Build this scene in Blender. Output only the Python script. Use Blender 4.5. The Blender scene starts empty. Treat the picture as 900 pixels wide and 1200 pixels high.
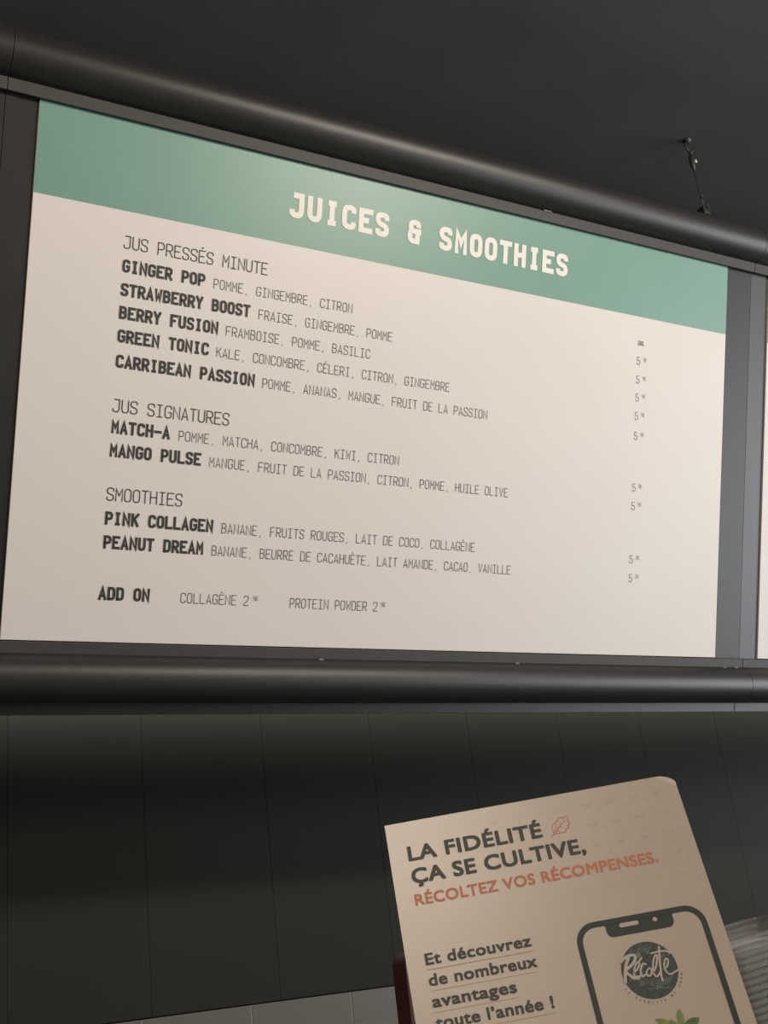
import bpy, bmesh, math, random
from mathutils import Vector, Matrix
random.seed(4)
scene = bpy.context.scene
COL = scene.collection

# ------------------------------------------------------------------ camera, world, lights, exposure
cam = bpy.data.cameras.new('camera')
cam_ob = bpy.data.objects.new('camera', cam)
COL.objects.link(cam_ob)
cam.sensor_fit = 'HORIZONTAL'
cam.sensor_width = 36.0
cam.lens = 36.0 * 1367.42 / 900.0
cam.clip_start = 0.02
R = ((0.874236, -0.078245, -0.479155), (-0.472505, -0.363953, -0.802669), (-0.111585, 0.928125, -0.355152))
CAM_Z = 1.45
M = Matrix(R).to_4x4()
M.translation = (0, 0, CAM_Z)
cam_ob.matrix_world = M
scene.camera = cam_ob

world = bpy.data.worlds.new('room_ambient')
scene.world = world
world.use_nodes = True
bg = world.node_tree.nodes['Background']
bg.inputs[0].default_value = (1.0, 0.93, 0.85, 1)
bg.inputs[1].default_value = 0.072

scene.view_settings.view_transform = 'Standard'
scene.view_settings.look = 'None'
scene.view_settings.gamma = 1.0
scene.view_settings.use_curve_mapping = False
scene.view_settings.exposure = 0.0


def area(name, loc, target, sx, sy, power, color):
    l = bpy.data.lights.new(name, 'AREA')
    l.shape = 'RECTANGLE'
    l.size = sx
    l.size_y = sy
    l.energy = power
    l.color = color
    o = bpy.data.objects.new(name, l)
    COL.objects.link(o)
    o.location = loc
    o.rotation_euler = (Vector(target) - Vector(loc)).to_track_quat('-Z', 'Y').to_euler()
    return o


area('shop_window_daylight', (5.2, -1.2, 1.5), (1.2, 1.4, 2.45), 3.0, 2.2, 168, (0.92, 0.96, 1.0))
area('ceiling_lamp_front', (1.52, -0.45, 2.68), (0.8, 1.3, 2.2), 0.34, 0.14, 20, (1.0, 0.88, 0.74))
area('ceiling_lamp_left', (-0.30, -0.25, 2.66), (0.6, 1.3, 1.9), 0.16, 0.16, 6.5, (1.0, 0.85, 0.70))
area('fill_light_far_left', (-1.2, -1.6, 2.3), (0.5, 1.3, 1.9), 0.5, 0.5, 14, (1.0, 0.86, 0.72))  # added fill light, no fixture; evens out the left side of the panel
strip = area('wall_band_fill_light', (1.0, 1.64, 2.04), (1.0, 1.9, 2.04), 3.4, 0.04, 12, (1.0, 0.95, 0.86))  # added unseen light, no fixture; brightens the wall band just below the board
strip.data.spread = math.radians(96)


# ------------------------------------------------------------------ materials
def mat(name, color, rough=0.5, spec=0.5, metal=0.0, noise=0.0, nscale=40.0, bump=0.0, bscale=300.0, alpha=1.0,
        coat=0.0, trans=0.0):
    m = bpy.data.materials.new(name)
    m.use_nodes = True
    nt = m.node_tree
    b = nt.nodes['Principled BSDF']
    b.inputs['Base Color'].default_value = (*color, 1)
    b.inputs['Roughness'].default_value = rough
    b.inputs['Specular IOR Level'].default_value = spec
    b.inputs['Metallic'].default_value = metal
    b.inputs['Alpha'].default_value = alpha
    b.inputs['Coat Weight'].default_value = coat
    b.inputs['Transmission Weight'].default_value = trans
    tc = nt.nodes.new('ShaderNodeTexCoord')
    if noise > 0:
        n = nt.nodes.new('ShaderNodeTexNoise')
        n.inputs['Scale'].default_value = nscale
        n.inputs['Detail'].default_value = 5
        nt.links.new(tc.outputs['Object'], n.inputs['Vector'])
        r = nt.nodes.new('ShaderNodeMapRange')
        r.inputs['From Min'].default_value = 0.3
        r.inputs['From Max'].default_value = 0.7
        r.inputs['To Min'].default_value = 1 - noise
        r.inputs['To Max'].default_value = 1 + noise
        nt.links.new(n.outputs['Fac'], r.inputs['Value'])
        mx = nt.nodes.new('ShaderNodeVectorMath')
        mx.operation = 'SCALE'
        mx.inputs[0].default_value = color
        nt.links.new(r.outputs['Result'], mx.inputs['Scale'])
        nt.links.new(mx.outputs['Vector'], b.inputs['Base Color'])
    if bump > 0:
        n2 = nt.nodes.new('ShaderNodeTexNoise')
        n2.inputs['Scale'].default_value = bscale
        n2.inputs['Detail'].default_value = 3
        nt.links.new(tc.outputs['Object'], n2.inputs['Vector'])
        bp = nt.nodes.new('ShaderNodeBump')
        bp.inputs['Strength'].default_value = bump
        bp.inputs['Distance'].default_value = 0.001
        nt.links.new(n2.outputs['Fac'], bp.inputs['Height'])
        nt.links.new(bp.outputs['Normal'], b.inputs['Normal'])
    return m


MT = {}
MT['ceiling'] = mat('black_ceiling_paint', (0.108, 0.109, 0.112), 0.8, 0.25, noise=0.06, nscale=6, bump=0.1, bscale=120)
MT['wall'] = mat('dark_green_black_wall', (0.0245, 0.0255, 0.0205), 0.65, 0.15, noise=0.05, nscale=5)
MT['joint'] = mat('joint_black', (0.006, 0.006, 0.006), 0.8, 0.2)
MT['grout'] = mat('pale_grout', (0.24, 0.235, 0.22), 0.9, 0.2)
MT['tile'] = mat('glazed_grey_tile', (0.150, 0.142, 0.130), 0.3, 0.5, noise=0.03, nscale=12)
MT['floor'] = mat('grey_floor', (0.10, 0.095, 0.09), 0.5, 0.4, noise=0.1, nscale=8)
MT['plain'] = mat('dark_side_wall', (0.05, 0.05, 0.048), 0.8, 0.3)
MT['tube'] = mat('satin_black_tube', (0.021, 0.0205, 0.019), 0.40, 0.56, noise=0.08, nscale=30, bump=0.25, bscale=900)
MT['lip'] = mat('matte_charcoal_lip', (0.050, 0.048, 0.045), 0.55, 0.35, noise=0.08, nscale=60, bump=0.15, bscale=900)
MT['stile'] = mat('charcoal_stile', (0.020, 0.0205, 0.021), 0.42, 0.36, noise=0.06, nscale=20)
MT['stileb'] = mat('grey_stile', (0.042, 0.043, 0.047), 0.42, 0.45, noise=0.05, nscale=20)
MT['white'] = mat('white_print', (0.71, 0.672, 0.637), 0.42, 0.3, noise=0.012, nscale=5, bump=0.10, bscale=700)
MT['green'] = mat('green_print', (0.168, 0.318, 0.258), 0.38, 0.45, noise=0.02, nscale=9, bump=0.12, bscale=700)
MT['titlew'] = mat('white_lettering', (0.80, 0.77, 0.72), 0.5, 0.4)
MT['ink'] = mat('black_ink', (0.034, 0.036, 0.031), 0.55, 0.4)
MT['inkthin'] = mat('thin_black_ink', (0.05, 0.05, 0.045), 0.55, 0.4)
MT['clip'] = mat('grey_clip', (0.20, 0.19, 0.17), 0.6, 0.3)
MT['paper'] = mat('cream_card', (0.47, 0.392, 0.328), 0.33, 1.0, noise=0.015, nscale=20, bump=0.10, bscale=1200)
MT['paperedge'] = mat('card_edge', (0.70, 0.62, 0.54), 0.6, 0.3)
MT['finkd'] = mat('dark_green_grey_ink', (0.055, 0.060, 0.050), 0.5, 0.4)
MT['finkp'] = mat('phone_ink', (0.030, 0.040, 0.034), 0.5, 0.4)
MT['orange'] = mat('terracotta_ink', (0.56, 0.205, 0.115), 0.5, 0.4)
MT['orangeline'] = mat('pale_terracotta_ink', (0.56, 0.36, 0.27), 0.5, 0.4)
MT['smile'] = [mat('faint_grey_ink_%s' % s, c, 0.34, 1.0, bump=0.10, bscale=1200) for s, c in
               (('soft', (0.463, 0.386, 0.323)), ('mid', (0.444, 0.371, 0.312)), ('full', (0.424, 0.355, 0.299)))]
MT['logo'] = mat('logo_slate_ink', (0.050, 0.062, 0.060), 0.5, 0.4, noise=0.45, nscale=500)
MT['logoleaf'] = mat('logo_foliage_ink', (0.15, 0.18, 0.165), 0.5, 0.4)
MT['logow'] = mat('logo_white_ink', (0.50, 0.455, 0.405), 0.5, 0.4)
MT['leafg'] = mat('leaf_green_ink', (0.20, 0.25, 0.075), 0.5, 0.4, noise=0.35, nscale=260)
MT['leafg2'] = mat('leaf_dark_green_ink', (0.11, 0.15, 0.05), 0.5, 0.4, noise=0.35, nscale=260)
MT['maroon'] = mat('maroon_card', (0.050, 0.012, 0.012), 0.45, 0.5)
MT['steel'] = mat('dark_steel', (0.06, 0.06, 0.06), 0.4, 0.5, metal=0.6)
MT['wire'] = mat('wire_steel', (0.05, 0.05, 0.048), 0.4, 0.5, metal=0.5)
MT['brass'] = mat('brass_screw', (0.85, 0.75, 0.50), 0.3, 0.5, metal=0.8)
MT['counter'] = mat('counter_laminate', (0.10, 0.095, 0.09), 0.4, 0.5)


def plastic(name, c, alpha, rough):
    m = mat(name, c, rough, 0.9, alpha=alpha, bump=0.3, bscale=160)
    return m


MT['plastic'] = plastic('clear_container_plastic', (0.32, 0.305, 0.285), 0.22, 0.07)
MT['plasticrim'] = plastic('clear_rim_plastic', (0.32, 0.31, 0.295), 0.30, 0.08)
MT['cup'] = plastic('clear_cup_plastic', (0.30, 0.30, 0.29), 0.07, 0.08)


# ------------------------------------------------------------------ helpers
def tag(o, label=None, cat=None, group=None, kind=None):
    if label: o['label'] = label
    if cat: o['category'] = cat
    if group: o['group'] = group
    if kind: o['kind'] = kind
    return o


def empty(name, loc=(0, 0, 0), matrix=None):
    o = bpy.data.objects.new(name, None)
    COL.objects.link(o)
    if matrix is not None:
        o.matrix_world = matrix
    else:
        o.location = loc
    o.empty_display_size = 0.05
    return o


def obj(name, bm, m, parent=None, smooth=False):
    me = bpy.data.meshes.new(name)
    bm.normal_update()
    bm.to_mesh(me)
    bm.free()
    for mm in (m if isinstance(m, (list, tuple)) else [m]):
        me.materials.append(mm)
    if smooth:
        for p in me.polygons: p.use_smooth = True
    o = bpy.data.objects.new(name, me)
    COL.objects.link(o)
    if parent: o.parent = parent
    return o


def box(bm, x0, x1, y0, y1, z0, z1, bev=0.0):
    r = bmesh.ops.create_cube(bm, size=1.0)
    vs = r['verts']
    for v in vs:
        v.co = Vector(((x0 + x1) / 2 + v.co.x * (x1 - x0), (y0 + y1) / 2 + v.co.y * (y1 - y0),
                       (z0 + z1) / 2 + v.co.z * (z1 - z0)))
    if bev > 0:
        es = set(e for v in vs for e in v.link_edges)
        bmesh.ops.bevel(bm, geom=list(es), offset=bev, segments=2, affect='EDGES', profile=0.5)
    return bm


def BOX(*a, **k):
    return box(bmesh.new(), *a, **k)


def tube(bm, pts, r, n=10, closed=False, rs=None):
    pts = [Vector(p) for p in pts]
    rings = []
    N = len(pts)
    ref = None
    for i, p in enumerate(pts):
        if closed:
            t = (pts[(i + 1) % N] - pts[i - 1]).normalized()
        else:
            t = (pts[min(i + 1, N - 1)] - pts[max(i - 1, 0)]).normalized()
        if ref is None:
            ref = t.orthogonal().normalized()
        ref = (ref - t * ref.dot(t)).normalized()
        b = t.cross(ref)
        rr = rs[i] if rs else r
        rings.append([bm.verts.new(p + (ref * math.cos(a) + b * math.sin(a)) * rr)
                      for a in [2 * math.pi * k / n for k in range(n)]])
    for i in range(N if closed else N - 1):
        A, B = rings[i], rings[(i + 1) % N]
        for k in range(n):
            bm.faces.new((A[k], A[(k + 1) % n], B[(k + 1) % n], B[k]))
    if not closed:
        bm.faces.new(rings[0][::-1])
        bm.faces.new(rings[-1])
    return bm


def lathe(bm, prof, n=24, c=(0, 0, 0)):
    rings = []
    for r, z in prof:
        rings.append([bm.verts.new((c[0] + r * math.cos(2 * math.pi * k / n), c[1] + r * math.sin(2 * math.pi * k / n), c[2] + z))
                      for k in range(n)])
    for A, B in zip(rings, rings[1:]):
        for k in range(n):
            bm.faces.new((A[k], A[(k + 1) % n], B[(k + 1) % n], B[k]))
    bm.faces.new(rings[0][::-1])
    bm.faces.new(rings[-1])
    return bm


def ngon(bm, pts, z, mi=0):
    f = bm.faces.new([bm.verts.new((x, y, z)) for x, y in pts])
    f.material_index = mi
    return f


# ---- ribbon strokes (flat lettering): mitred polylines
STEP = [0]


def ribbon(bm, pts, w, z, closed=False):
    STEP[0] = (STEP[0] + 1) % 7
    z = z + STEP[0] * 1.5e-5
    P = [Vector(p) for p in pts]
    Q = [P[0]]
    for p in P[1:]:
        if (p - Q[-1]).length > 1e-7: Q.append(p)
    P = Q
    if closed and (P[0] - P[-1]).length < 1e-7: P.pop()
    n = len(P)
    L, Rr = [], []
    for i in range(n):
        if closed or 0 < i < n - 1:
            a = (P[i] - P[i - 1]).normalized()
            b = (P[(i + 1) % n] - P[i]).normalized()
        elif i == 0:
            a = b = (P[1] - P[0]).normalized()
        else:
            a = b = (P[-1] - P[-2]).normalized()
        na, nb = Vector((-a.y, a.x)), Vector((-b.y, b.x))
        m = na + nb
        if m.length < 0.3: m = nb.copy()
        m.normalize()
        k = 1.0 / max(m.dot(nb), 0.42)
        L.append(bm.verts.new((*(P[i] + m * k * w / 2), z)))
        Rr.append(bm.verts.new((*(P[i] - m * k * w / 2), z)))
    for i in range(n if closed else n - 1):
        j = (i + 1) % n
        bm.faces.new((Rr[i], Rr[j], L[j], L[i]))


def rounded(pts, radius, closed):
    """pts: (x, y, r) with r a 0..1 share of radius; replaces corners by arcs"""
    out = []
    n = len(pts)
    for i, (x, y, r) in enumerate(pts):
        p = Vector((x, y))
        if r <= 0 or (not closed and i in (0, n - 1)):
            out.append(p)
            continue
        a = Vector(pts[i - 1][:2])
        b = Vector(pts[(i + 1) % n][:2])
        ra = min(radius * r, (a - p).length * 0.5, 9)
        rb = min(radius * r, (b - p).length * 0.5, 9)
        pa = p + (a - p).normalized() * ra
        pb = p + (b - p).normalized() * rb
        for k in range(6):
            t = k / 5
            # between a quadratic and a circular corner
            c = pa.lerp(p, 0.10 * 0 + t).lerp(p.lerp(pb, t), t)
            out.append(c)
    return out


G = {
 'A': [[(0, 0), (.5, 1), (1, 0)], [(.18, .27), (.82, .27)]],
 'B': ['c', [(0, 0), (0, 1), (.95, 1, 1), (.95, .53, 1), (.3, .53)], [(0, .53), (1, .53, 1), (1, 0, 1), (0, 0)]],
 'C': [[(1, .72), (1, 1, 1), (0, 1, 1), (0, 0, 1), (1, 0, 1), (1, .28)]],
 'D': [[(0, 0), (0, 1), (1, 1, 1), (1, 0, 1), (0, 0)]],
 'E': [[(1, 1), (0, 1), (0, 0), (1, 0)], [(0, .52), (.85, .52)]],
 'F': [[(1, 1), (0, 1), (0, 0)], [(0, .50), (.85, .50)]],
 'G': [[(1, .74), (1, 1, 1), (0, 1, 1), (0, 0, 1), (1, 0, 1), (1, .47), (.5, .47)]],
 'H': [[(0, 0), (0, 1)], [(1, 0), (1, 1)], [(0, .52), (1, .52)]],
 'I': [[(.05, 1), (.95, 1)], [(.5, 1), (.5, 0)], [(.05, 0), (.95, 0)]],
 'J': [[(.1, 1), (.95, 1), (.95, 0, 1), (0, 0, 1), (0, .27)]],
 'K': [[(0, 0), (0, 1)], [(1, 1), (.1, .45)], [(.38, .6), (1, 0)]],
 'L': [[(0, 1), (0, 0), (1, 0)]],
 'M': [[(0, 0), (0, 1), (.5, .42), (1, 1), (1, 0)]],
 'N': [[(0, 0), (0, 1), (1, 0), (1, 1)]],
 'O': [[(0, 0, 1), (0, 1, 1), (1, 1, 1), (1, 0, 1), 'z']],
 'P': [[(0, 0), (0, 1), (1, 1, 1), (1, .43, 1), (0, .43)]],
 'R': [[(0, 0), (0, 1), (1, 1, 1), (1, .45, 1), (0, .45)], [(.5, .45), (1, 0)]],
 'S': [[(1, .74), (1, 1, 1), (0, 1, 1), (0, .54, 1), (1, .46, 1), (1, 0, 1), (0, 0, 1), (0, .26)]],
 'T': [[(0, 1), (1, 1)], [(.5, 1), (.5, 0)]],
 'U': [[(0, 1), (0, 0, 1), (1, 0, 1), (1, 1)]],
 'V': [[(0, 1), (.5, 0), (1, 1)]],
 'W': [[(0, 1), (.16, 0), (.5, .62), (.84, 0), (1, 1)]],
 'X': [[(0, 0), (1, 1)], [(0, 1), (1, 0)]],
 'Y': [[(0, 1), (.5, .45), (1, 1)], [(.5, .45), (.5, 0)]],
 'Z': [[(0, 1), (1, 1), (0, 0), (1, 0)]],
 '-': [[(0, .48), (1, .48)]],
 ',': [[(.5, .03), (.38, -.13)]],
 '.': [[(.42, .0), (.42, .10)]],
 '&': [[(.95, .74), (.95, 1, 1), (.08, 1, 1), (.08, .54, 1), (.5, .54)],
       [(.5, .54), (0, .54, 1), (0, 0, 1), (.86, 0), (.86, .54)], [(.5, .54), (1.0, .54)]],
 '2': [[(0, .74), (0, 1, 1), (1, 1, 1), (1, .58, 1), (0, .12), (0, 0), (1, 0)]],
 '3': [[(0, 1), (1, 1, 1), (1, .53, 1), (.35, .53)], [(.35, .53), (1, .53, 1), (1, 0, 1), (0, 0, 1), (0, .24)]],
 '5': [[(.95, 1), (.05, 1), (.02, .56), (1, .60, 1), (1, 0, 1), (0, 0, 1), (0, .24)]],
 '9': [[(1, .45), (0, .45, 1), (0, 1, 1), (1, 1, 1), (1, 0, 1), (.1, 0)]],
 '€': [[(1, .8), (1, 1, 1), (.2, 1, 1), (.2, 0, 1), (1, 0, 1), (1, .2)], [(0, .6), (.75, .6)], [(0, .4), (.75, .4)]],
}
G['É'] = G['E'] + [[(.35, 1.12), (.68, 1.27)]]
G['È'] = G['E'] + [[(.65, 1.12), (.32, 1.27)]]


def glyph(bm, ch, x, y, w, h, sw, z, xf=None):
    if ch not in G: return
    for st in G[ch]:
        if isinstance(st, str): continue
        closed = st[-1] == 'z'
        s = st[:-1] if closed else st
        hw = sw / 2
        pts = []
        for p in s:
            r = p[2] if len(p) > 2 else 0
            yy = p[1]
            if 0 <= yy <= 1:
                py = y + hw + yy * (h - sw)
            else:
                py = y + yy * h
            pts.append((x + hw + p[0] * (w - sw), py, r))
        # square stroke ends reach the outer bounds for end points sitting on 0 or 1
        if not closed:
            for e, o2 in ((0, 1), (-1, -2)):
                ex, ey, er = pts[e]
                src = s[e]
                d = Vector((ex - pts[o2][0], ey - pts[o2][1]))
                if d.length > 0 and src[1] in (0, 1) and abs(d.y) > abs(d.x):
                    d.normalize()
                    k = hw / abs(d.y)
                    pts[e] = (ex + d.x * k, ey + d.y * k, er)
                elif d.length > 0 and src[0] in (0, 1) and abs(d.x) >= abs(d.y):
                    d.normalize()
                    pts[e] = (ex + d.x * hw, ey + d.y * hw, er)
        rp = rounded(pts, (w - sw) * 0.56, closed)
        if xf: rp = [xf(q) for q in rp]
        ribbon(bm, rp, sw * (0.88 if (ch in 'MW' and sw > h * 0.12) else 1.0), z, closed)


def text(bm, s, x0, x1, y, h, sw, z, gap=0.14):
    """monospaced; fitted from the left edge of the first to the right edge of the last glyph"""
    n = len(s)
    adv = (x1 - x0) / (n - gap)
    w = adv * (1 - gap)
    for i, ch in enumerate(s):
        glyph(bm, ch, x0 + i * adv, y, w, h, sw, z)


# ------------------------------------------------------------------ the room
CEIL = 2.773
WALL_Y = 1.90
TILE_Z = 1.405
obj('floor', BOX(-3.5, 6.5, -4, 2.1, -0.1, 0.0), MT['floor'])['kind'] = 'structure'
obj('ceiling', BOX(-3.5, 6.5, -4, 2.1, CEIL, CEIL + 0.1), MT['ceiling'])['kind'] = 'structure'
obj('wall_left', BOX(-3.6, -3.5, -4, 2.1, 0, CEIL), MT['plain'])['kind'] = 'structure'
wb = bmesh.new()
box(wb, -3.5, 6.5, WALL_Y + 0.006, WALL_Y + 0.15, 0, CEIL)
for f in wb.faces: f.material_index = 0
wall = obj('wall_back', wb, MT['joint'])
wall['kind'] = 'structure'
pw = 0.2178
first = None
for i in range(-7, 18):
    x0 = 0.6114 + i * pw
    if first is None:
        first = obj('wall_panel', BOX(0.0003, pw - 0.0003, WALL_Y, WALL_Y + 0.007, TILE_Z + 0.001, CEIL - 0.001), MT['wall'], wall)
        c = first
    else:
        c = first.copy()
        COL.objects.link(c)
    c.location = (x0, 0, 0)
tw = 0.1797
obj('grout_bed', BOX(-1.1, 3.3, WALL_Y - 0.0052, WALL_Y + 0.0065, TILE_Z - 0.365, TILE_Z - 0.0012), MT['grout'], wall)
first = None
for rw in range(2):
    for i in range(-9, 15):
        if first is None:
            first = obj('tile', BOX(0.0007, tw - 0.0007, WALL_Y - 0.006, WALL_Y + 0.003, 0.001, 0.179, bev=0.0008), MT['tile'], wall)
            c = first
        else:
            c = first.copy()
            COL.objects.link(c)
        c.location = (0.5944 + i * tw, 0, TILE_Z - 0.18 * (rw + 1))

# ------------------------------------------------------------------ menu boards
PW, PH = 1.2, 0.6899
VY, VZ = -0.3329, 0.9430          # the board leans 19.4 degrees forward
ORG = Vector((0.28914, 1.44268, 1.86981))
BM = Matrix(((1, 0, 0, ORG.x), (0, VY, -VZ, ORG.y), (0, VZ, VY, ORG.z), (0, 0, 0, 1)))
STRIDE = 1.302
XL, XR = -0.0415, 1.2597


def tube_section(vc, zc, r, n=40):
    return [(vc + r * math.cos(2 * math.pi * k / n), zc + r * math.sin(2 * math.pi * k / n)) for k in range(n)]


def extrude_x(bm, sec, x0, x1, cap=0.0015):
    """sec: list of (y, z)"""
    vc = sum(p[0] for p in sec) / len(sec)
    zc = sum(p[1] for p in sec) / len(sec)
    rings = []
    for x, s in ((x0, 1), (x1, 1)):
        rings.append([bm.verts.new((x, vc + (y - vc) * s, zc + (z - zc) * s)) for y, z in sec])
    n = len(sec)
    for A, B in zip(rings, rings[1:]):
        for k in range(n):
            bm.faces.new((A[k], A[(k + 1) % n], B[(k + 1) % n], B[k]))
    bm.faces.new(rings[0][::-1])
    bm.faces.new(rings[-1])
    return bm


def tube_part(name, vc, rad, t):
    o = obj(name, extrude_x(bmesh.new(), tube_section(vc, 0.0, rad), XL, XR), MT['tube'], t, smooth=True)
    for p in o.data.polygons:
        if len(p.vertices) > 4: p.use_smooth = False
    for e in o.data.edges:
        a, b = (o.data.vertices[k].co for k in e.vertices)
        if abs(a.x - b.x) < 1e-6: e.use_edge_sharp = True
    return o


def make_board(loc_x, label, main):
    t = empty('menu_board', matrix=BM @ Matrix.Translation((loc_x, 0, 0)))
    tag(t, label, 'menu board', 'menu boards hung side by side')
    o = tube_part('top_tube', 0.7375, 0.0325, t)
    tube_part('bottom_tube', -0.0465, 0.0315, t)
    obj('top_lip', BOX(XL, XR, PH - 0.0015, 0.7055, -0.012, 0.006, bev=0.0006), MT['lip'], t)
    obj('bottom_lip', BOX(XL, XR, -0.0172, -0.0012, -0.012, 0.006, bev=0.0006), MT['lip'], t)
    obj('lower_flange', BOX(XL, XR, -0.0945, -0.070, -0.016, -0.010, bev=0.0006), MT['tube'], t)
    obj('back_panel', BOX(XL, XR, -0.02, 0.71, -0.040, -0.012), MT['tube'], t)
    s1 = obj('stile', BOX(XL, -0.0006, -0.001, PH - 0.0012, -0.012, -0.0030), MT['stileb'] if not main else MT['stile'], t)
    obj('stile', BOX(PW + 0.0006, XR, -0.001, PH - 0.0012, -0.012, -0.0030), MT['stile'], t)
    p = obj('print_panel', BOX(0, PW, 0.0, PH - 0.0006, -0.012, 0.0, bev=0.0004), MT['white'], t)
    p['label'] = 'off-white printed panel'
    bm = BOX(0.0003, PW - 0.0003, 0.8225 * PH, PH - 0.001, 0.00005, 0.0003)
    g = obj('header_band', bm, MT['green'], p)
    g['label'] = 'sea green header band'
    return t, p


board, panel = make_board(0, 'large tilted menu board headed JUICES & SMOOTHIES with green band over white', True)
for x, nm in ((-0.006, 0), (0.4386, 0), (0.7767, 0), (1.2135, 0), (1.2413, 0)):
    bm = BOX(x - 0.004, x + 0.004, -0.0200, -0.0150, 0.0045, 0.0105, bev=0.0012)
    obj('retaining_clip', bm, MT['clip'], board)['label'] = 'small pale clip on the lower lip'
bm = BOX(0.790, 0.806, 0.7035, 0.7075, 0.004, 0.008, bev=0.001)
obj('retaining_clip', bm, MT['clip'], board)['label'] = 'small clip on the upper lip'
make_board(-STRIDE, 'neighbouring menu board of which only the tube and stile ends show at the far left', False)
make_board(STRIDE, 'neighbouring menu board whose white panel edge shows at the far right', False)

ZT = 0.0006


def letter_part(name, items, m, z=ZT):
    bm = bmesh.new()
    for it in items: text(bm, *it[:5], it[5], z, *(it[6:]))
    return obj(name, bm, m, panel)


adv = (0.8475 - 0.3535) / (18 - 0.16)
for word, k in (('JUICES', 0), ('&', 7), ('SMOOTHIES', 9)):
    wx = 0.3535 + k * adv
    letter_part('title_lettering', [(word, wx, wx + (len(word) - 0.16) * adv, 0.6070, 0.0368, 0.0082, 0.16)], MT['titlew'], 0.0008)['label'] = 'bold white title lettering ' + word
HC, SB, ST_, SH = 0.0174, 0.0035, 0.00085, 0.00130
XN = 0.1206
for s, x1, y in (('JUS PRESSÉS MINUTE', 0.3262, 0.5171), ('JUS SIGNATURES', 0.2828, 0.2994), ('SMOOTHIES', 0.2232, 0.1832)):
    letter_part('heading_lettering', [(s, XN, x1, y, HC, SH, 0.17)], MT['ink'])['label'] = 'thin heading ' + s
ROWS = [
 ('GINGER POP', 0.2358, 'POMME, GINGEMBRE, CITRON', 0.2482, 0.4622, 0.4854),
 ('STRAWBERRY BOOST', 0.3038, 'FRAISE, GINGEMBRE, POMME', 0.3168, 0.5306, 0.4537),
 ('BERRY FUSION', 0.2588, 'FRAMBOISE, POMME, BASILIC', 0.2701, 0.4951, 0.4230),
 ('GREEN TONIC', 0.2470, 'KALE, CONCOMBRE, CÉLERI, CITRON, GINGEMBRE', 0.2583, 0.6348, 0.3918),
 ('CARRIBEAN PASSION', 0.3168, 'POMME, ANANAS, MANGUE, FRUIT DE LA PASSION', 0.3286, 0.7053, 0.3582),
 ('MATCH-A', 0.2001, 'POMME, MATCHA, CONCOMBRE, KIWI, CITRON', 0.2126, 0.5530, 0.2714),
 ('MANGO PULSE', 0.2459, 'MANGUE, FRUIT DE LA PASSION, CITRON, POMME, HUILE OLIVE', 0.2580, 0.7506, 0.2406),
 ('PINK COLLAGEN', 0.2692, 'BANANE, FRUITS ROUGES, LAIT DE COCO, COLLAGÈNE', 0.2814, 0.6937, 0.1518),
 ('PEANUT DREAM', 0.2572, 'BANANE, BEURRE DE CACAHUÈTE, LAIT AMANDE, CACAO, VANILLE', 0.2692, 0.7620, 0.1207),
]
for nme, nx, ing, ix0, ix1, y in ROWS:
    letter_part('drink_name_lettering', [(nme, XN, nx, y, HC, SB, 0.10)], MT['ink'])['label'] = 'bold black name ' + nme
    letter_part('ingredients_lettering', [(ing, ix0, ix1, y, 0.0137, ST_, 0.22)], MT['inkthin'])
    px = 1.0005
    letter_part('price_lettering', [('5', px, px + 0.0068, y + 0.0002, 0.0132, 0.0008, 0.0),
                                    ('.9€', px + 0.0094, px + 0.0205, y + 0.0068, 0.0068, 0.00042, 0.2)], MT['inkthin'])
letter_part('size_lettering', [('33CL', 1.0008, 1.0150, 0.5190, 0.0072, 0.0008, 0.15)], MT['ink'])
letter_part('drink_name_lettering', [('ADD ON', 0.1187, 0.1869, 0.0543, HC, SB, 0.10)], MT['ink'])['label'] = 'bold black words ADD ON'
letter_part('ingredients_lettering', [('COLLAGÈNE 2', 0.2295, 0.3273, 0.0548, 0.0137, ST_, 0.22),
                                      ('.9€', 0.3292, 0.3410, 0.0618, 0.0068, 0.0005, 0.2)], MT['inkthin'])
letter_part('ingredients_lettering', [('PROTEIN POWDER 2', 0.3895, 0.5295, 0.0545, 0.0137, ST_, 0.22),
                                      ('.9€', 0.5312, 0.5425, 0.0615, 0.0068, 0.0005, 0.2)], MT['inkthin'])

# ------------------------------------------------------------------ hanging cable
hx, hy = 1.4500, 1.200
t = empty('suspension_cable', (hx, hy, CEIL))
tag(t, 'thin steel cable on a ceiling hook holding up the right end of the menu board', 'cable')
obj('ceiling_plate', lathe(bmesh.new(), [(0.0075, 0.0), (0.0075, -0.0015), (0.004, -0.004), (0.0032, -0.006)], 20), MT['steel'], t, smooth=True)
hp = [(0, 0, 0), (-.001, 0, -.003), (-.005, 0, -.007), (-.008, 0, -.013), (-.008, 0, -.019), (-.005, 0, -.024), (-.0005, 0, -.0258),
      (.005, 0, -.024), (.009, 0, -.020), (.012, 0, -.0145)]
obj('hook', tube(bmesh.new(), hp, 0.0018, 8), MT['steel'], t, smooth=True)
ring = [(-.0008, 0.0032 * math.cos(a), -.0285 + 0.0042 * math.sin(a)) for a in [2 * math.pi * k / 16 for k in range(16)]]
obj('link_ring', tube(bmesh.new(), ring, 0.0009, 6, closed=True), MT['steel'], t, smooth=True)
gr = tube(bmesh.new(), [(-.001, 0, -.031), (-.001, 0, -.034), (-.0013, 0, -.040), (-.0013, 0, -.052), (-.0015, 0, -.060), (-.0016, 0, -.068)],
          0, 12, rs=[.0018, .0035, .0052, .0050, .0036, .0014])
gp = obj('cable_gripper', gr, MT['steel'], t, smooth=True)
gp['label'] = 'dark metal cable gripper'
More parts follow.
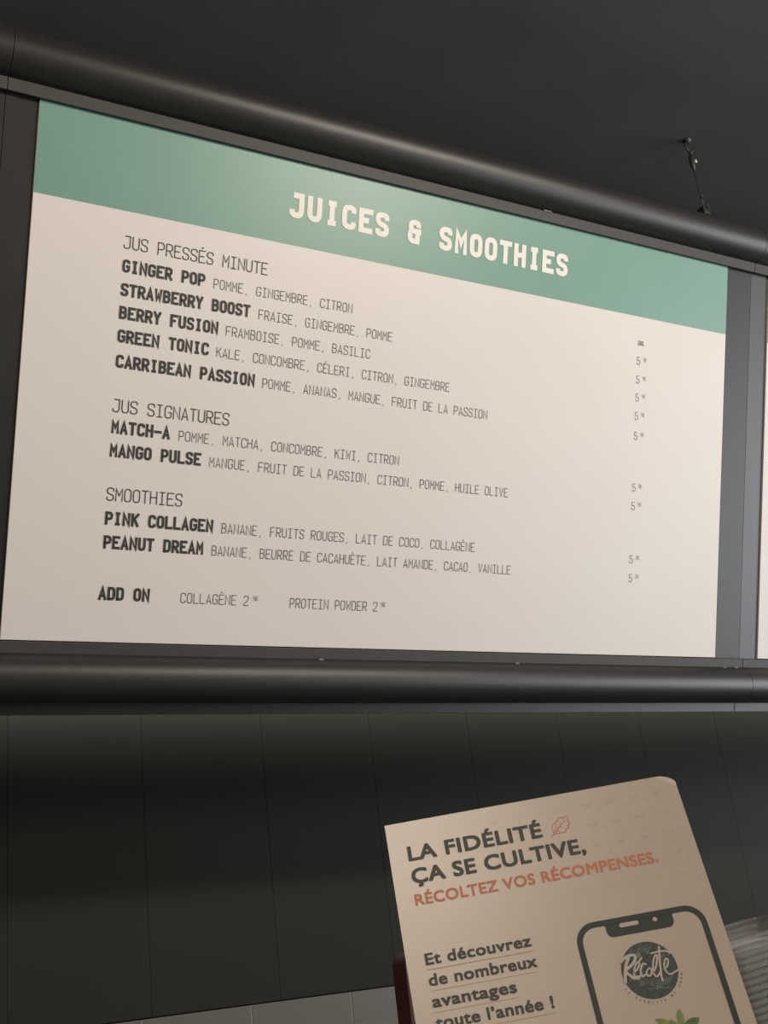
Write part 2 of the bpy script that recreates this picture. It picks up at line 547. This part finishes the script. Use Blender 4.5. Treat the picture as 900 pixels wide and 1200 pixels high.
obj('set_screw', lathe(bmesh.new(), [(0.0022, -.0035), (0.0026, 0), (0.0026, .003), (0.0018, .0038)], 12, c=(0.0042, -0.0032, -0.0475)), MT['brass'], gp, smooth=True)
wpts = [(-.0016, 0, -.067), (-.0013, 0, -.085), (-.0005, 0.0, -.105), (0.0, 0, -.125), (0.0006, 0, -.1425)]
obj('wire', tube(bmesh.new(), wpts, 0.0011, 6), MT['wire'], t, smooth=True)
tw1 = [(0.0022 * math.sin(k * 0.9) * (1 - k / 30) + 0.0015, 0.0022 * math.cos(k * 0.9), -.100 - k * 0.0019) for k in range(23)]
obj('wire', tube(bmesh.new(), tw1, 0.0008, 5), MT['wire'], t, smooth=True)
tail = [(-.0025, 0.0, -.1225), (-.0035, 0.0, -.128), (-.002, 0.0, -.137), (0.0, 0, -.1425)]
obj('wire', tube(bmesh.new(), tail, 0.0008, 5), MT['wire'], t, smooth=True)
bk = bmesh.new()
box(bk, -0.007, 0.008, -0.005, 0.012, -0.162, -0.146, bev=0.0015)
tube(bk, [(0.004, -0.007, -0.1485), (0.004, 0.008, -0.1485)], 0.0045, 12)
obj('anchor_bracket', bk, MT['steel'], t)
tube_b = tube(bmesh.new(), [(0.0005, 0.0035, -.146), (-.0035, 0.0035, -.142), (0.0005, 0.0035, -.138), (0.0045, .0035, -.142)], 0.0009, 6, closed=True)
obj('anchor_loop', tube_b, MT['steel'], t, smooth=True)

# ------------------------------------------------------------------ serving counter (below the frame)
CT = 1.2565
t = empty('serving_counter', (0.9, 0.75, 0))
tag(t, 'dark serving counter carrying the loyalty sign and plastic tubs', 'counter')
obj('worktop', BOX(-1.3, 1.9, -0.33, 0.45, CT - 0.03, CT, bev=0.002), MT['counter'], t)
obj('body', BOX(-1.27, 1.87, -0.28, 0.42, 0.08, CT - 0.03), MT['plain'], t)
obj('kickboard', BOX(-1.25, 1.85, -0.22, 0.40, 0, 0.08), MT['joint'], t)

# ------------------------------------------------------------------ loyalty flyer on an easel back
xu = Vector((0.85747452, -0.51126875, 0.05780759))
yu = Vector((0.11900137, 0.30636872, 0.94444528))
nn = xu.cross(yu).normalized()
FO = Vector((0.41701114, 0.75009338, 1.53785136))
FM = Matrix(((xu.x, yu.x, nn.x, FO.x), (xu.y, yu.y, nn.y, FO.y), (xu.z, yu.z, nn.z, FO.z), (0, 0, 0, 1)))
fly = empty('loyalty_sign', matrix=FM)
tag(fly, 'leaning cream cardboard sign reading LA FIDÉLITÉ ÇA SE CULTIVE with a phone drawing', 'sign')
TH = 0.0016
FHT = 0.293
bm = bmesh.new()
main_out = [(0.0, 0.0), (0.0, -FHT), (0.21, -FHT), (0.21, -0.0095), (0.1968, 0.0)]
flap = [(0.1968, 0.0, 0), (0.21, -0.0095, 0), (0.2104, -0.0058, -0.0012), (0.2094, -0.0038, -0.0016), (0.2064, -0.0014, -0.0016), (0.2013, 0.0001, -0.0009)]
front = [bm.verts.new((x, y, 0)) for x, y in main_out]
back = [bm.verts.new((x, y, -TH)) for x, y in main_out]
bm.faces.new(front)
bm.faces.new(back[::-1])
for i in range(len(front)):
    j = (i + 1) % len(front)
    f = bm.faces.new((front[i], back[i], back[j], front[j]))
    f.material_index = 1
ff = [bm.verts.new(p) for p in flap]
fb = [bm.verts.new((p[0], p[1], p[2] - TH)) for p in flap]
bm.faces.new(ff[::-1] if False else ff)
bm.faces.new(fb[::-1])
for i in range(len(ff)):
    j = (i + 1) % len(ff)
    f = bm.faces.new((ff[i], fb[i], fb[j], ff[j]))
    f.material_index = 1
bmesh.ops.recalc_face_normals(bm, faces=bm.faces)
card = obj('card', bm, [MT['paper'], MT['paperedge']], fly)
st = BOX(0.085, 0.125, -FHT, -0.10, -0.012, -TH - 0.0005)
obj('easel_strut', st, MT['paperedge'], fly)

FZ = 0.00012


def fprint(name, bm, m, label=None):
    o = obj(name, bm, m, card)
    if label: o['label'] = label
    return o


def font_text(s, x0, x1, y, cap, off, spacing=1.06):
    """built-in font converted to a mesh, fitted to [x0,x1] and the cap height"""
    def mk(body):
        cu = bpy.data.curves.new('letters', 'FONT')
        cu.body = body
        cu.size = 1.0
        cu.space_character = spacing
        cu.resolution_u = 4
        o = bpy.data.objects.new('letters', cu)
        COL.objects.link(o)
        bpy.context.view_layer.update()
        dg = bpy.context.evaluated_depsgraph_get()
        me = bpy.data.meshes.new_from_object(o.evaluated_get(dg))
        bpy.data.objects.remove(o)
        bpy.data.curves.remove(cu)
        return me
    hm = mk('H')
    h0 = min(v.co.y for v in hm.vertices)
    h1 = max(v.co.y for v in hm.vertices)
    bpy.data.meshes.remove(hm)
    me = mk(s)
    a = min(v.co.x for v in me.vertices) - off
    b = max(v.co.x for v in me.vertices) + off
    bm = bmesh.new()
    h0, h1 = h0 - off, h1 + off
    for q in range(9):                       # overprinted copies give the heavy weight
        ox, oy = (0, 0) if q == 8 else (off * math.cos(q * math.pi / 4), off * math.sin(q * math.pi / 4))
        if q % 2 and q < 8: ox, oy = ox * 1.25, oy * 1.25
        nv = len(bm.verts)
        bm.from_mesh(me)
        bm.verts.ensure_lookup_table()
        for v in bm.verts[nv:]:
            v.co = Vector((x0 + (v.co.x + ox - a) / (b - a) * (x1 - x0), y + (v.co.y + oy - h0) / (h1 - h0) * cap, FZ + q * 1.2e-5))
    bpy.data.meshes.remove(me)
    return bm


OFF = 0.033
fprint('title_lettering', font_text('LA FIDÉLITÉ', 0.0129, 0.1085, -0.0295, 0.0110, OFF), MT['finkd'], 'bold dark line LA FIDÉLITÉ')
fprint('title_lettering', font_text('ÇA SE CULTIVE,', 0.0129, 0.1352, -0.0460, 0.0110, OFF), MT['finkd'], 'bold dark line ÇA SE CULTIVE,')
fprint('title_lettering', font_text('RÉCOLTEZ VOS RÉCOMPENSES.', 0.0126, 0.1815, -0.0613, 0.0080, OFF * .85), MT['orange'], 'bold terracotta line RÉCOLTEZ VOS RÉCOMPENSES.')
for s, x1, y, ul in (('Et découvrez', 0.0838, -0.1017, 0.0841), ('de nombreux', 0.0846, -0.1153, 0.0841), ('avantages', 0.0681, -0.1289, 0.0681), ("toute l’année !", 0.0894, -0.1423, 0.0893)):
    fprint('body_lettering', font_text(s, 0.0126, x1, y, 0.0078, OFF * .95), MT['finkd'])
    bm = bmesh.new()
    ribbon(bm, [(0.0130, y - 0.0030), (ul, y - 0.0030)], 0.00045, FZ)
    fprint('underline', bm, MT['orangeline'])

# oak leaf outline
leaf = [(0.1164, -0.0285), (0.1161, -0.0255), (0.1162, -0.0225), (0.117, -0.0213), (0.1184, -0.0211), (0.119, -0.0217), (0.1191, -0.02),
        (0.1206, -0.0191), (0.1215, -0.0198), (0.1218, -0.0177), (0.1236, -0.0168), (0.1248, -0.0178), (0.1249, -0.0189), (0.1256, -0.0176),
        (0.1276, -0.017), (0.1288, -0.0179), (0.1288, -0.0197), (0.1278, -0.0215), (0.1288, -0.0219), (0.1292, -0.023), (0.1283, -0.0241),
        (0.1269, -0.0239), (0.1278, -0.0251), (0.1273, -0.0263), (0.1259, -0.0265), (0.1247, -0.0262), (0.1256, -0.0273), (0.1247, -0.0288),
        (0.1225, -0.0286)]
bm = bmesh.new()
sm = []
for i in range(len(leaf)):
    a, b, c = Vector(leaf[i - 1]), Vector(leaf[i]), Vector(leaf[(i + 1) % len(leaf)])
    if i == 0:
        sm.append(b)
    else:
        p, q = (a + b) / 2, (b + c) / 2
        for k in range(4):
            tt = (k + .5) / 4
            sm.append(p.lerp(b, tt).lerp(b.lerp(q, tt), tt))
ribbon(bm, sm, 0.0005, FZ, closed=True)
ribbon(bm, [(0.1138, -0.0309), (0.1164, -0.0285), (0.1205, -0.025), (0.1258, -0.0202)], 0.00055, FZ)
for v in ([(0.117, -0.0278), (0.1182, -0.0246)], [(0.1195, -0.0257), (0.1196, -0.0222)], [(0.122, -0.0238), (0.1224, -0.0206)],
          [(0.1189, -0.0266), (0.1213, -0.0269)], [(0.1213, -0.0243), (0.1234, -0.0247)]):
    ribbon(bm, v, 0.0004, FZ)
fprint('oak_leaf_drawing', bm, MT['orange'], 'terracotta outline of an oak leaf')

# faint smiles and dots
bms = [bmesh.new() for _ in range(3)]
bounds = [(0.0125, 0.1095, -0.031, -0.013), (0.0125, 0.1365, -0.049, -0.031), (0.0125, 0.183, -0.063, -0.052), (0.1125, 0.131, -0.032, -0.0155)]


def blocked(x, y):
    return any(a - 0.002 < x < b + 0.002 and c - 0.0025 < y < d + 0.002 for a, b, c, d in bounds)


for r in range(0, 5):
    for k in range(0, 13):
        cx = 0.1946 - 0.0168 * k
        cy = -0.0108 - 0.0150 * r
        x_f = cx
        lvl = 2 if cx > 0.13 else (1 if cx > 0.07 else 0)
        if r == 4: lvl = max(0, lvl - 1)
        j = lambda: random.uniform(-.0004, .0004)
        if cx > 0.008 and not blocked(cx, cy):
            arc = [(cx + 0.0040 * math.sin(a), cy + 0.0022 - 0.0040 * math.cos(a) + j() * .3) for a in [math.radians(d) for d in range(-72, 73, 18)]]
            n0 = len(arc)
            b = bms[lvl]
            Ls, Rs = [], []
            for i, (ax, ay) in enumerate(arc):
                w = 0.0015 * math.sin(math.pi * (i + 0.6) / (n0 + .2)) + .0008
                Ls.append(b.verts.new((ax, ay + w / 2, 0.00004)))
                Rs.append(b.verts.new((ax, ay - w / 2, 0.00004)))
            for i in range(n0 - 1):
                b.faces.new((Rs[i], Rs[i + 1], Ls[i + 1], Ls[i]))
        dx, dy = cx + 0.0083, cy - 0.0052
        if 0.008 < dx < 0.204 and not blocked(dx, dy):
            f = [bms[lvl].verts.new((dx + 0.0011 * math.cos(a), dy + 0.0011 * math.sin(a), 0.00004)) for a in [2 * math.pi * q / 8 for q in range(8)]]
            bms[lvl].faces.new(f)
for i in range(3):
    fprint('smile_pattern', bms[i], MT['smile'][i], 'faint grey smile and dot pattern')['kind'] = 'stuff'


# phone outline
def rrect(x0, x1, y0, y1, r, n=8):
    pts = []
    for cx, cy, a0 in ((x1 - r, y1 - r, 0), (x0 + r, y1 - r, 90), (x0 + r, y0 + r, 180), (x1 - r, y0 + r, 270)):
        for k in range(n + 1):
            a = math.radians(a0 + 90 * k / n)
            pts.append((cx + r * math.cos(a), cy + r * math.sin(a)))
    return pts


bm = bmesh.new()
OUT = rrect(0.1130, 0.2003, -0.283, -0.0934, 0.0135)
INN = rrect(0.1169, 0.1964, -0.279, -0.0973, 0.0098)
vo = [bm.verts.new((x, y, FZ)) for x, y in OUT]
vi = [bm.verts.new((x, y, FZ)) for x, y in INN]
for i in range(len(vo)):
    j = (i + 1) % len(vo)
    bm.faces.new((vo[i], vo[j], vi[j], vi[i]))
# notch around the speaker slot and the camera dot
nx0, nx1, ny0, ny1 = 0.1340, 0.1792, -0.1056, -0.0970
rr = 0.0042
notch = [(nx0 - 0.0008, ny1), (nx0, ny1 - 0.001)] + [(nx0 + rr - rr * math.cos(math.radians(a)), ny0 + rr - rr * math.sin(math.radians(a))) for a in range(0, 91, 15)] \
    + [(nx1 - rr + rr * math.sin(math.radians(a)), ny0 + rr - rr * math.cos(math.radians(a))) for a in range(0, 91, 15)] + [(nx1, ny1 - 0.001), (nx1 + 0.0008, ny1)]
ngon(bm, notch, FZ)
ph = fprint('phone_outline', bm, MT['finkp'], 'dark outline drawing of a phone')
bm = bmesh.new()
ngon(bm, rrect(0.1432, 0.1562, -0.1003, -0.0975, 0.0013, 5), FZ * 2)
ngon(bm, [(0.1673 + 0.0015 * math.cos(a), -0.0989 + 0.0015 * math.sin(a)) for a in [2 * math.pi * k / 16 for k in range(16)]], FZ * 2)
fprint('phone_speaker', bm, MT['paper'])

# round logo
LC, LR = (0.1545, -0.1300), 0.0181
bm = bmesh.new()
ngon(bm, [(LC[0] + LR * math.cos(a), LC[1] + LR * math.sin(a)) for a in [2 * math.pi * k / 48 for k in range(48)]], FZ)
fprint('logo_disc', bm, MT['logo'], 'dark slate disc with foliage')
bm = bmesh.new()
for bx, by, ang, ln in ((-.010, .012, 70, .005), (-.004, .013, 50, .006), (.002, .010, 100, .006), (.010, .006, 60, .006), (.012, 0, 110, .006),
                        (-.008, -.009, 60, .006), (-.002, -.009, 20, .007), (-.011, -.005, 120, .004)):
    for q in range(5):
        a = math.radians(ang + (q - 2) * 22)
        p0 = Vector((LC[0] + bx, LC[1] + by))
        p1 = p0 + Vector((math.cos(a), math.sin(a))) * ln
        if (p1 - Vector(LC)).length < LR * .98:
            ribbon(bm, [p0, p0.lerp(p1, .5) + Vector((-.0003, .0003)), p1], 0.00035, FZ * 1.3)
for k in range(6):      # palm frond at the lower right
    p = Vector((LC[0] + .001 + k * .0018, LC[1] - .0125 + k * .0006))
    ribbon(bm, [p, p + Vector((.003, .005 - k * .0003))], 0.0006, FZ * 1.3)
ribbon(bm, [(LC[0] - .004, LC[1] - .0115), (LC[0] + .0105, LC[1] - .0128)], 0.0005, FZ * 1.3)
ngon(bm, [(LC[0] - .0045 + .0017 * math.cos(a), LC[1] + .0105 + .0022 * math.sin(a)) for a in [2 * math.pi * k / 10 for k in range(10)]], FZ * 1.2)
fprint('logo_foliage', bm, MT['logoleaf'])
S = {'R1': [(0.1380, -0.1218), (0.1422, -0.1194), (0.1471, -0.1192), (0.1474, -0.1217), (0.1443, -0.125), (0.1395, -0.1278), (0.1409, -0.1308), (0.1435, -0.1334), (0.1459, -0.133)],
     'R2': [(0.1430, -0.1206), (0.1396, -0.1264), (0.1372, -0.1347)],
     'e1': [(0.1441, -0.1302), (0.1474, -0.1278), (0.1492, -0.1251), (0.1477, -0.1243), (0.1448, -0.1284), (0.144, -0.1327), (0.1461, -0.1341), (0.1488, -0.1308)],
     'ac': [(0.1495, -0.1235), (0.1515, -0.122)],
     'c': [(0.153, -0.1261), (0.1512, -0.1257), (0.1486, -0.1297), (0.1489, -0.1331), (0.1518, -0.1321)],
     'o': [(0.1542, -0.129), (0.1522, -0.1309), (0.1524, -0.1336), (0.1546, -0.1329), (0.1556, -0.1299), (0.1542, -0.129)],
     'l': [(0.1546, -0.1329), (0.1584, -0.1298), (0.1616, -0.1229), (0.1606, -0.1219), (0.158, -0.1259), (0.1564, -0.1322), (0.1579, -0.1349), (0.1609, -0.1324)],
     't': [(0.1645, -0.117), (0.1626, -0.125), (0.1608, -0.1346), (0.1607, -0.1378)],
     'tc': [(0.1584, -0.1201), (0.1636, -0.1198), (0.168, -0.1203), (0.1701, -0.1219)],
     'e2': [(0.1636, -0.1312), (0.1662, -0.1297), (0.1678, -0.1262), (0.1664, -0.1252), (0.1643, -0.1290), (0.1646, -0.1330), (0.1669, -0.135), (0.1719, -0.1333)]}
WD = {'R1': .0021, 'R2': .0022, 'e1': .0014, 'ac': .0013, 'c': .0015, 'o': .0012, 'l': .0014, 't': .0015, 'tc': .0013, 'e2': .0012}
bm = bmesh.new()
for k, pts in S.items():
    P = [Vector(p) for p in pts]
    sm = [P[0]]
    for i in range(len(P) - 1):     # Catmull-Rom
        p0, p1, p2, p3 = P[max(i - 1, 0)], P[i], P[i + 1], P[min(i + 2, len(P) - 1)]
        for q in range(1, 6):
            u = q / 5
            sm.append(0.5 * ((2 * p1) + (p2 - p0) * u + (2 * p0 - 5 * p1 + 4 * p2 - p3) * u * u + (3 * p1 - p0 - 3 * p2 + p3) * u ** 3))
    ribbon(bm, sm, WD[k] * 0.88, FZ * 3.2)
    for e in (sm[0], sm[-1]):
        ngon(bm, [(e.x + WD[k] / 2 * math.cos(a), e.y + WD[k] / 2 * math.sin(a)) for a in [2 * math.pi * q / 10 for q in range(10)]], FZ * 3.2)
fprint('logo_script', bm, MT['logow'], 'white brush script word')
bm = bmesh.new()
word = 'LA FIDELITE BY JOUR'
for i, ch in enumerate(word):
    th = math.radians(207 + i * (343 - 207) / (len(word) - 1))
    c = Vector((LC[0] + 0.0202 * math.cos(th), LC[1] + 0.0202 * math.sin(th)))
    up_ = Vector((-math.cos(th), -math.sin(th)))
    rt = Vector((up_.y, -up_.x))

    def xf(q, c=c, up_=up_, rt=rt): return c + rt * (q.x - 0.0005) + up_ * (q.y - 0.00075)
    glyph(bm, ch, 0, 0, 0.0010, 0.0015, 0.00022, FZ, xf)
fprint('logo_ring_lettering', bm, MT['finkd'])

# green leaves printed at the foot of the visible part
bm = bmesh.new()


def printed_leaf(bm, a, b, w, mi, z=FZ):
    a, b = Vector(a), Vector(b)
    d = (b - a).normalized()
    n = Vector((-d.y, d.x))
    L = (b - a).length
    prof = [(0, .2), (.2, .75), (.45, 1), (.7, .85), (.88, .45), (1, 0)]
    pts = [a + d * L * t_ + n * w / 2 * s for t_, s in prof] + [a + d * L * t_ - n * w / 2 * s for t_, s in prof[-2::-1]]
    ngon(bm, [(p.x, p.y) for p in pts], z, mi)


printed_leaf(bm, (0.1640, -0.1680), (0.1655, -0.1563), 0.0052, 0)
printed_leaf(bm, (0.1620, -0.1690), (0.1490, -0.1598), 0.0058, 0, FZ * 1.3)
printed_leaf(bm, (0.1640, -0.1690), (0.1765, -0.1638), 0.0062, 1, FZ * 1.3)
printed_leaf(bm, (0.1640, -0.1720), (0.1580, -0.1612), 0.0040, 0, FZ * 1.6)
printed_leaf(bm, (0.1630, -0.1690), (0.1500, -0.1760), 0.0060, 1, FZ * 1.3)
printed_leaf(bm, (0.1640, -0.1690), (0.1770, -0.1760), 0.0062, 0, FZ * 1.3)
fprint('green_leaf_picture', bm, [MT['leafg'], MT['leafg2']], 'printed green leaves')

# ------------------------------------------------------------------ back bench (a lower ledge behind the counter) with things on it
BT = 1.2565
t = empty('back_shelf', (0.9, 0.9, 0))
tag(t, 'dark shelf behind the loyalty sign under the tiled wall', 'shelf')
obj('shelf_top', BOX(-1.3, 2.4, 0.46, 1.35, BT - 0.025, BT, bev=0.002), MT['counter'], t)
obj('shelf_body', BOX(-1.28, 2.38, 0.48, 1.33, 0.0, BT - 0.025), MT['plain'], t)

# dark red box behind the flyer
bm = bmesh.new()
sec = []
hw, hh, rc = 0.07, 0.196, 0.010
for cx, cz, a0 in ((hw - rc, hh - rc, 0), (-hw + rc, hh - rc, 90)):
    for k in range(7):
        a = math.radians(a0 + 90 * k / 6)
        sec.append((cx + rc * math.cos(a), cz + rc * math.sin(a)))
sec += [(-hw, 0), (hw, 0)]
A = [bm.verts.new((x, -0.01, z)) for x, z in sec]
B = [bm.verts.new((x, 0.01, z)) for x, z in sec]
bm.faces.new(A)
bm.faces.new(B[::-1])
for i in range(len(sec)):
    j = (i + 1) % len(sec)
    bm.faces.new((A[i], B[i], B[j], A[j]))
bmesh.ops.recalc_face_normals(bm, faces=bm.faces)
o = obj('box', bm, MT['maroon'])
o.location = (0.5195, 0.81, BT)
tag(o, 'dark maroon box with rounded corners hidden behind the loyalty sign', 'box')


# ribbed clear containers, nested in a leaning stack
def container_bm(kind):
    bm = bmesh.new()

    def ringpts(hx_, hy_, r, z):
        return [bm.verts.new((x, y, z)) for x, y in rrect(-hx_, hx_, -hy_, hy_, r, 5)]
    prof = [(0.074, 0.052, 0.014, 0.0), (0.0765, 0.0545, 0.016, 0.010), (0.0785, 0.0565, 0.017, 0.021),
            (0.0790, 0.0570, 0.017, 0.0235), (0.0865, 0.0645, 0.022, 0.0238), (0.0880, 0.0660, 0.023, 0.0225), (0.0875, 0.0655, 0.023, 0.0205)]
    rings = [ringpts(*p) for p in prof]
    n = len(rings[0])
    for q, (A_, B_) in enumerate(zip(rings, rings[1:])):
        for k in range(n):
            f = bm.faces.new((A_[k], A_[(k + 1) % n], B_[(k + 1) % n], B_[k]))
            f.material_index = 1 if q >= 3 else 0
    bm.faces.new(rings[0][::-1])
    return bm


proto = None
NST = 25
tilt = math.radians(7)
pitch_ = 0.0062
for i in range(NST):
    if proto is None:
        proto = obj('plastic_container', container_bm(0), [MT['plastic'], MT['plasticrim']], None, smooth=False)
        c = proto
    else:
        c = proto.copy()
        COL.objects.link(c)
    jx, jy = random.uniform(-.0002, .0002), random.uniform(-.0002, .0002)
    base = Vector((0.938, 0.935, BT + 0.0095))
    axis = Vector((-math.sin(tilt), 0, math.cos(tilt)))
    c.location = base + axis * (i * pitch_) + Vector((jx, jy, 0))
    c.rotation_euler = (0, -tilt, random.uniform(-.001, .001))
    if i == NST - 1:
        tag(c, 'topmost clear plastic tub of the leaning stack right of the loyalty sign', 'container', 'clear plastic tubs in the leaning stack')
    elif i >= NST - 13:
        nth = ('second', 'third', 'fourth', 'fifth', 'sixth', 'seventh', 'eighth', 'ninth', 'tenth', 'eleventh', 'twelfth', 'thirteenth')[NST - 2 - i]
        tag(c, 'clear plastic tub %s from the top of the leaning stack' % nth, 'container', 'clear plastic tubs in the leaning stack')
    else:
        tag(c, 'clear plastic tub nested low in the leaning stack right of the loyalty sign', 'container', 'clear plastic tubs in the leaning stack')

# clear cup with crinkled lid, bottom edge of the picture
t = empty('plastic_cup', (0.524, 1.01, BT))
tag(t, 'clear plastic cup with a domed lid left of the maroon box', 'cup')
obj('cup_body', lathe(bmesh.new(), [(0.022, 0), (0.023, 0.002), (0.030, 0.110), (0.0315, 0.112)], 28), MT['cup'], t, smooth=True)
obj('dome_lid', lathe(bmesh.new(), [(0.033, 0.110), (0.033, 0.114), (0.029, 0.122), (0.026, 0.134), (0.018, 0.143), (0.006, 0.1465)], 28), MT['cup'], t, smooth=True)
